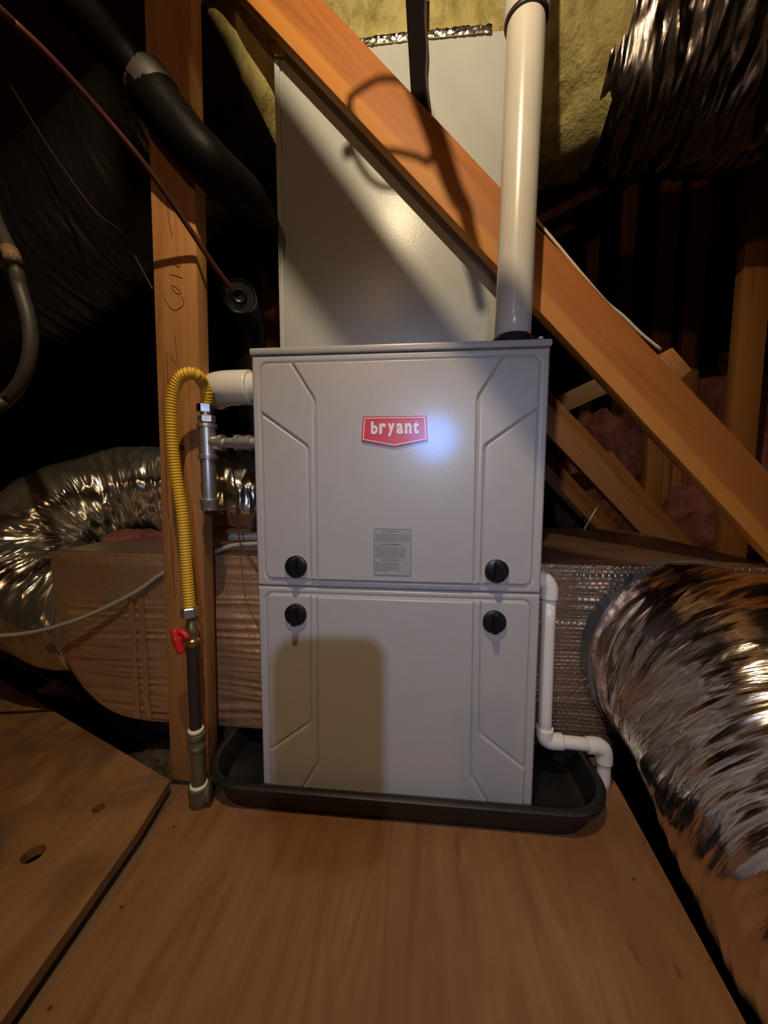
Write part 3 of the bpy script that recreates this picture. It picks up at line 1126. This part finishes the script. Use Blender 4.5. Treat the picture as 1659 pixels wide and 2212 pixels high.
# next trusses, one behind the other
tag(beam('diagonal_brace', brace_pt(-.55, .795, .055), brace_pt(.98, .795, .055), .110, .038, 'far_wood'),
    'second diagonal timber, just right of the furnace behind the large brace', 'brace', 'truss diagonals receding behind')
tag(beam('diagonal_brace', brace_pt(-.55, 1.405, .09), brace_pt(1.02, 1.405, .09), .110, .038, 'far_wood'),
    'third diagonal timber, farthest and dimmest beside the furnace right edge', 'brace', 'truss diagonals receding behind')
tag(beam('diagonal_board', P(1297, 990, y=.83), P(1440, 1160, y=.83), .085, .03, 'far_wood'),
    'short board sistered to the second diagonal near the duct box top', 'board')
STUDS = [(1640, 330, 1610, 900, .775, 'rightmost upright stud at the picture edge, lit low down'),
         (1512, 380, 1488, 800, 1.385, 'upright stud second from the right picture edge'),
         (1445, 380, 1424, 800, 1.40, 'upright stud third from the right picture edge'),
         (1357, 450, 1340, 800, 1.995, 'upright stud in the dark, fourth from the right edge'),
         (1280, 500, 1268, 800, 2.605, 'faint upright stud in the dark, fifth from the right edge'),
         (1233, 540, 1224, 800, 3.215, 'faintest upright stud, nearest the vent pipe')]
for u0, v0, u1, v1, y, lab_ in STUDS:
    a, b = P(u0, v0, y=y), P(u1, v1, y=y)
    xm = (a.x + b.x) / 2
    tag(beam('knee_stud', (xm, y, -.05), (xm, y, 2.75 - .35 * (y - .8) * .2), .089, .038, 'far_wood'), lab_, 'stud', 'knee wall studs at the right')
for u, w_, lab_ in ((1412, .075, 'wider upright board under the large brace at right'), (1438, .03, 'narrow upright strip under the large brace at right'),
                    (1462, .045, 'short upright board nearest the big diagonal at right')):
    a = P(u, 1000, y=1.30)
    tag(beam('upright_board', (a.x, 1.30, -.05), (a.x, 1.30, 1.02), w_, .03, 'far_wood'), lab_, 'board', 'boards under the brace')
b0, b1 = P(1200, 880, y=1.0), P(1325, 822, y=.9)
tag(beam('cross_block', b0, b1, .075, .03, 'cutwood', nrm=(0, 1, 0)), 'short cross board with a pale top edge between the diagonals', 'board')
for i, (u0, v0, u1, v1, y, lab_) in enumerate(((1120, 428, 1420, 238, 1.5, 'highest faint sloping rafter behind the vent pipe'),
                                               (1100, 512, 1420, 345, 2.1, 'middle faint sloping rafter behind the vent pipe'),
                                               (1110, 545, 1400, 420, 2.7, 'lowest faint sloping rafter behind the vent pipe'))):
    tag(beam('rafter', P(u0, v0, y=y), P(u1, v1, y=y), .06, .04, 'far_wood'), lab_, 'rafter', 'faint rafters in the dark')
bs = P(580, 600, y=.80)
tag(beam('rear_stud', (bs.x + .02, .80, -.05), (bs.x + .02, .80, 2.3), .09, .038, 'far_wood'), 'reddish stud glimpsed left of the coil cabinet edge', 'stud')
# the next truss web towards the photographer, it shades the cabinet
wx = lambda x: 1.518 - 1.33 * x + .035
tw = thing('truss_web', 'diagonal truss web overhead on the photographer side', 'truss web', (.60, -.423, wx(.60)))
beam('timber', (-.58, -.423, wx(-.58)), (.60, -.423, wx(.60)), .046, .040, 'wood', tw)
prism_xz('post_shade_board', [(-.195, 1.655), (-.138, 1.655), (-.138, 1.80), (-.195, 1.86)], -.447, -.443, 'wood', tw)  # unseen board added only to shade the top of the post

# pink insulation between the knee studs
pinkd = []


def pink(u0, v0, u1, v1, y, seed, lab_):
    a, b = P(u0, v0, y=y), P(u1, v1, y=y)

    def fn(u, v):
        th = (u - .5) * PI
        x = a.x + (b.x - a.x) * v
        zc, hh = (a.z + b.z) / 2, abs(a.z - b.z) / 2 * (max(0, 1 - abs(2 * v - 1) ** 3) ** .6 + .02) * (1 + .25 * nz(v * 6, seed, 3))
        zz = zc + hh * math.sin(th)
        d = .10 * math.cos(th) * (1 - abs(2 * v - 1) ** 4)
        n_ = .05 * nz(x * 5 + seed, zz * 5, seed) + .018 * nz(x * 18, zz * 18, seed)
        return (x + .02 * nz(zz * 7, seed, 1), y - d - n_, zz)
    tag(lumpy_sheet('insulation_batt', fn, 40, 40, 'pink_glass'), lab_, 'insulation', 'pink insulation in the knee wall')


pink(1480, 770, 1640, 1010, 1.46, 1.0, 'pink insulation mound right of the big brace below the wood block')
pink(1585, 820, 1760, 1120, 1.20, 4.0, 'pink insulation behind the rightmost stud at the picture edge')
pink(1195, 890, 1420, 1180, 1.75, 7.0, 'pink insulation glimpsed between the second and third diagonals')
pink(1430, 1030, 1640, 1215, 1.05, 11.0, 'pink insulation low down above the right duct box')
pink(250, 1140, 360, 1172, .40, 15.0, 'scrap of pink insulation between left silver duct and box')

# ------------------------------------------------------------------ foil-faced duct boxes


def duct_box(name, lab_, x0, x1, y0, y1, z0, z1, mat, seed, sag=None, wr=.002):
    t = thing(name, lab_, 'duct box', ((x0 + x1) / 2, (y0 + y1) / 2, z0))
    nu_, nv_ = 110, 250

    def front(u, v):
        x = x0 + (x1 - x0) * u
        z = z0 + (z1 - z0) * v
        zl = z
        if sag:
            e = sag(x)
            zl = max(z, z0 + e)
            zl = z0 + e + (z1 - z0 - e) * v
        ed = min(1, min(u, 1 - u, v, 1 - v) * 14)
        return (x, y0 - .010 * ed * (.4 + nz(x * 6 + seed, zl * 6, 2)) - wr * (1 - abs(nz(x * 4, zl * 55, seed)) * 2.5) * ed * max(0, .5 + nz(x * 3, zl * 6, seed + 9)), zl)
    lumpy_sheet('front_face', front, nu_, nv_, mat, t)
    prof = [(x0 + .002 + (x1 - x0 - .004) * i / 16, z0 + .012 + (sag(x0 + (x1 - x0) * i / 16) if sag else 0)) for i in range(17)]
    prism_xz('board_body', prof + [(x1 - .002, z1 - .001), (x0 + .002, z1 - .001)], y0 + .012, y1, 'box_top', t)
    return t


def lsag(x):
    return .0 if x > -.53 else .19 * ((-.53 - x) / .315) ** 4


LB0, LB1, LBY = -.845, -.2675, .128
lb = duct_box('foil_duct_box', 'foil-faced duct board box left of the furnace behind the post', LB0, LB1, LBY, .80, .060, .480, 'scrim_left', 1.0, lsag, .006)
tzx = P(297, 1400, y=LBY).x
for k_, dxx in enumerate((0, .028)):
    lumpy_sheet('tape_seam', lambda u, v, d=dxx: (tzx + d + .014 * (u - .5) + .004 * nz(v * 8, d * 90, 1), LBY - .012 - .003 * abs(nz(v * 40, u * 3, d * 77)), .075 + v * .30), 5, 50, 'scrim_left', lb)
for k_, zz in enumerate((.462, .462)):
    pass
RB0, RB1, RBY = .2675, .86, .185
rb = duct_box('foil_duct_box', 'foil-faced duct board box right of the furnace behind the white drain', RB0, RB1, RBY, .86, .060, .462, 'scrim_right', 5.0)
lumpy_sheet('fibreglass_edge', lambda u, v: (RB0 + .01 + .22 * u, RBY - .006 - .012 * math.sin(PI * v) - .004 * nz(u * 30, v * 5, 2), .030 + .034 * v), 50, 8, 'grey_fluff', rb)
lumpy_sheet('edge_tape', lambda u, v: (RB0 + (RB1 - RB0) * u, RBY - .010 + .06 * max(0, v - .5) * 2 - .003 * abs(nz(u * 70, v * 4, 3)), .446 + .020 * min(1, v * 2) + .002 * nz(u * 50, v * 3, 1)), 120, 9, 'foil_tape' if False else 'scrim_right', rb)
rw0, rw1 = P(1262, 1143, z=.463), P(1336, 1018, y=1.0)
tag(tube('support_wire', [rw0, (rw0 + rw1) / 2, rw1], .0030, 'white_cable', None, 8, .05), 'thin bright wire slanting up from the right duct box top', 'wire')

# ------------------------------------------------------------------ flexible ducts
lf = thing('flex_duct', 'crinkled silver flexible duct looping over the left foil box', 'duct', (-1.0, .35, .1))
lp = [(-.835, .27, .285), (-.93, .272, .285), (-1.06, .29, .325), (-1.14, .34, .42), (-1.12, .43, .525), (-1.02, .52, .590), (-.85, .60, .615), (-.62, .67, .605), (-.42, .73, .585)]
flex('jacket', lp, .158, 'foil_left', lf, .020, 26, 2.0, 120, .0033, .12)
lathe('collar_tape', [(0, .150), (.002, .155), (.03, .155), (.032, .150)], (-.842, .27, .285), (-1, 0, 0), 'grey_tape', lf, 60)

rf_ = thing('flex_duct', 'big crinkled silver flexible duct in the right foreground', 'duct', (.72, -.1, 0))
rp = [(.628, .215, .262), (.643, .14, .260), (.665, .03, .238), (.660, -.11, .176), (.655, -.29, .120), (.67, -.50, .09), (.70, -.75, .08)]
flex('jacket', rp, lambda s: .208 + .022 * min(1, s / .12), 'foil', rf_, .0105, 30, 6.0, 140, .003, .42)
cdir = (Vector(rp[1]) - Vector(rp[0])).normalized()
lathe('collar_tape', [(-.02, .205), (-.018, .213), (.012, .2165), (.030, .219), (.034, .212)], rp[0], cdir, 'grey_tape', rf_, 90)

bl = thing('flex_duct', 'black jacketed flexible duct on the floor under the left foil box', 'duct', (-.9, .4, -.1))
flex('jacket', [(-1.9, .80, .05), (-1.35, .56, .055), (-1.02, .44, .035), (-.78, .36, -.065), (-.55, .34, -.10), (-.3, .34, -.11)], .105, 'black_film', bl, .008, 24, 4.0, 60, .006)

pl_ = thing('supply_plenum', 'yellow fibreglass wrapped plenum above the coil cabinet', 'plenum', (-.03, .48, 1.62))


def plen(u, v):
    a = 2 * PI * v
    ca, sa = math.cos(a), math.sin(a)
    k = (abs(ca) ** 6 + abs(sa) ** 6) ** (-1 / 6)
    x = -.02 + .285 * ca * k
    y = .515 + .250 * sa * k
    z = 1.618 + .75 * u
    b = .005 + .020 * math.sin(min(1, u * 4) * PI / 2)
    nn = .020 * nz(x * 5, z * 5, y * 5) + .012 * nz(x * 16, z * 16, y * 16)
    return (x + ca * (b + nn), y + sa * (b + nn), z + .012 * nz(x * 9, y * 9, 3))


lumpy_sheet('fibreglass_wrap', plen, 60, 120, 'yellow_glass', pl_)


def torn(seed):
    return lambda s, a: .014 * nz(s * 9 + seed, math.cos(a) * 2.2, math.sin(a) * 2.2) + .006 * nz(s * 26, math.cos(a) * 7, math.sin(a) * 7 + seed)


# right branch: bare yellow neck, then smoky silver jacket
rd = thing('flex_duct', 'smoky silver flexible duct with a bare yellow neck, top right corner', 'duct', (.75, .5, 1.5))
tube('fibreglass_neck', [(.15, .50, 1.79), (.35, .47, 1.755), (.52, .45, 1.74)], .222, 'yellow_glass', rd, 90, .008, torn(3.0), caps=False)
flex('jacket', [(.490, .452, 1.742), (.62, .435, 1.735), (.85, .41, 1.735), (1.15, .38, 1.745), (1.6, .35, 1.77)], lambda s: .218 + .028 * min(1, s / .10), 'foil_dark', rd, .020, 24, 12.0, 120, .004, .95)
# left branch: bare yellow neck, then black jacket sweeping down to the left behind the post
ldk = thing('flex_duct', 'big black flexible duct with a bare yellow neck, top left behind the post', 'duct', (-.8, .5, 1.3))
tube('fibreglass_neck', [(0, .50, 1.93), (-.20, .475, 1.825), (-.40, .465, 1.715), (-.50, .465, 1.66)], .232, 'yellow_glass', ldk, 90, .008, torn(8.0), caps=False)
flex('jacket', [(-.435, .465, 1.697), (-.50, .465, 1.66), (-.62, .47, 1.595), (-.78, .49, 1.53), (-.95, .52, 1.47), (-1.18, .54, 1.37), (-1.5, .55, 1.20), (-2.0, .6, .95)], lambda s: .236 + .018 * min(1, s / .08), 'black_film', ldk, .009, 22, 21.0, 110, .004)

# ------------------------------------------------------------------ refrigerant lines
ins = thing('insulated_line', 'black foam insulated pipe slanting across in front of the post', 'pipe', tuple(P(595, 500, y=.24)))
j0 = P(325, 195, y=-.005)
tube('foam_sleeve', [P(60, -90, y=-.12) + (P(60, -90, y=-.12) - P(148, 0, y=-.10)) * 9, P(60, -90, y=-.12), P(148, 0, y=-.10), P(235, 92, y=-.05), j0], .031, 'foam', ins, 28, .02)
tube('foam_sleeve', [j0 + Vector((-.012, -.004, .012)), P(390, 285, y=.003), P(470, 372, y=.03), P(540, 441, y=.13), (-.350, .31, 1.265), (-.352, .50, 1.22)], .041, 'foam', ins, 28, .012,
     lambda s, a: .0018 * nz(s * 30, math.cos(a) * 2, math.sin(a) * 2))
jd = (P(390, 285, y=.003) - j0).normalized()
lathe('joint_tape', [(-.004, .034), (0, .0425), (.010, .0440), (.028, .0435), (.036, .0425), (.037, .040)], j0 + jd * -.014, jd, 'foam_tape', ins, 32)
cu = [P(0, 22, y=-.20) + (P(0, 22, y=-.20) - P(100, 115, y=-.16)) * 7, P(-30, -8, y=-.22), P(0, 22, y=-.20), P(100, 115, y=-.16), P(215, 240, y=-.10), P(320, 365, y=-.045), P(400, 480, y=.010), P(450, 555, y=.045), P(488, 608, y=.075), P(508, 632, y=.092)]
tag(tube('copper_line', cu, .0050, 'copper', None, 12, .01), 'thin dark copper pipe slanting across the post into the black round cap', 'pipe')
cp = P(513, 640, y=.10)
ca = thing('pipe_cap', 'round black plastic pipe end left of the coil cabinet', 'pipe cap', tuple(cp))
cax = ((cp - Vector(CAM)).normalized() + Vector((.10, 0, -.22))).normalized()
lathe('cap_face', [(0, .008), (-.006, .009), (-.007, .012), (-.002, .0145), (.002, .0150), (.002, .0290), (-.002, .0315), (.002, .034), (.030, .0345), (.034, .030)], cp + Vector((.004, 0, 0)), cax, 'knob', ca, 40)
tube('sleeve', [cp + cax * .03, cp + cax * .07 + Vector((.010, 0, -.015)), cp + cax * .10 + Vector((.018, 0, -.05)), cp + cax * .11 + Vector((.018, 0, -.12)), cp + cax * .11 + Vector((.018, 0, -.30))], .033, 'foam', ca, 28, .01)
tag(tube('thin_cable', [P(20, 180, y=.2), P(110, 325, y=.2), P(205, 455, y=.2), P(260, 500, y=.2), P(300, 570, y=.15), P(330, 625, y=.10)], .0022, 'dark_cable', None, 8, .01), 'thin brown cable hanging in the dark left of the post', 'cable')
gc = [P(-90, 200, y=.10), P(-30, 420, y=.0), P(28, 560, y=-.05), P(42, 620, y=-.05), P(62, 690, y=-.05), P(66, 755, y=-.05), P(50, 815, y=-.05), P(15, 862, y=-.05), P(-40, 890, y=-.05), P(-220, 960, y=.1)]
fc = thing('flex_conduit', 'grey curved conduit at the left picture edge', 'conduit', tuple(gc[3]))
tube('conduit_tube', gc, .0115, 'foam_tape', fc, 16, .01)
tube('band', [P(20, 540, y=-.045), P(31, 568, y=-.05)], .0132, 'cutwood', fc, 12, .01)

# hanger strap and cable, top centre
s0, s1 = P(897, -60, y=.212), P(911, 262, y=.212)
tag(mesh_obj('hanger_strap', [s0 + Vector((-.024, -.0015, 0)), s0 + Vector((.018, -.0015, 0)), s1 + Vector((.018, -.0015, 0)), s1 + Vector((-.020, -.0015, 0)),
                              s0 + Vector((-.024, .0015, 0)), s0 + Vector((.018, .0015, 0)), s1 + Vector((.018, .0015, 0)), s1 + Vector((-.020, .0015, 0))],
             [(0, 1, 2, 3), (7, 6, 5, 4), (0, 4, 5, 1), (1, 5, 6, 2), (2, 6, 7, 3), (3, 7, 4, 0)], 'strap'),
    'black strap hanging down behind the large brace, top centre', 'strap')
tag(tube('hanging_cable', [P(921, -60, y=.208), P(919, 40, y=.208), P(923, 110, y=.208), P(921, 170, y=.208), P(929, 245, y=.208)], .0035, 'dark_cable', None, 8, .01), 'thin brown cable hanging beside the black strap', 'cable')

# ------------------------------------------------------------------ lamp overhead (out of the picture) and phone
wl = thing('work_lamp', 'clip-on work lamp with a dark bell shade above the photographer', 'lamp', tuple(LAMP + Vector((0, -.1, .08))))
aim = (Vector((0.05, 0.40, 0.65)) - LAMP).normalized()
bm = bmesh.new()
o_ = lathe('shade', [(-.16, .022), (-.13, .026), (-.09, .035), (-.05, .062), (-.012, .082)], LAMP, aim, 'lamp_shell', wl, 40)
o_.data.polygons[-1].select = False
bmx = bmesh.new()
bmx.from_mesh(o_.data)
bmx.faces.ensure_lookup_table()
big = max(bmx.faces, key=lambda f: len(f.verts) * 1000 + f.calc_area())
bmesh.ops.delete(bmx, geom=[big], context='FACES')
bmx.to_mesh(o_.data)
bmx.free()


def toward(u, v, y, f):
    return LAMP + (P(u, v, y=y) - LAMP) * f


HF = .5
hk = [toward(u, v, y, HF) for u, v, y in ((760, 318, .22), (772, 346, .22), (795, 382, .22), (825, 403, .22), (862, 407, .22), (905, 392, .20), (928, 350, .165), (938, 300, .165), (925, 240, .165), (900, 196, .165), (862, 174, .165), (820, 172, .165), (785, 190, .165), (770, 240, .19), (762, 290, .22))]
cl = thing('cord_loop', 'loop of dark cord hanging overhead in front of the work lamp', 'cord', tuple(hk[8]))
tube('loop', hk + [hk[0]], .0040, 'lamp_shell', cl, 8, .006)
tube('knot', [toward(752, 316, .22, HF), toward(757, 336, .22, HF)], .0085, 'lamp_shell', cl, 8, .004)
tube('cord', [toward(u, v, y, HF) for u, v, y in ((890, 150, .165), (908, 195, .165), (930, 260, .165), (955, 335, .165), (985, 420, .165), (1005, 500, .20), (1020, 580, .22), (1040, 665, .22))], lambda s: max(.005, .0140 - .030 * s), 'lamp_shell', cl, 10, .006)

ph = thing('smartphone', 'smartphone held where the picture was taken', 'phone', tuple(CAM))
pb = bmesh.new()
rr_ = round_rect(-.0780 + .018, .018, -.150 + .018, .018, .016, 8)
va, vb = [pb.verts.new((x, y, .004)) for x, y in rr_], [pb.verts.new((x, y, .013)) for x, y in rr_]
pb.faces.new(va)
pb.faces.new(vb[::-1])
for i in range(len(rr_)):
    pb.faces.new((va[i], va[(i + 1) % len(rr_)], vb[(i + 1) % len(rr_)], vb[i]))
po_ = bm_obj('phone_body', pb, 'phone', None, True)
po_.matrix_basis = CAM_M
adopt(po_, ph)
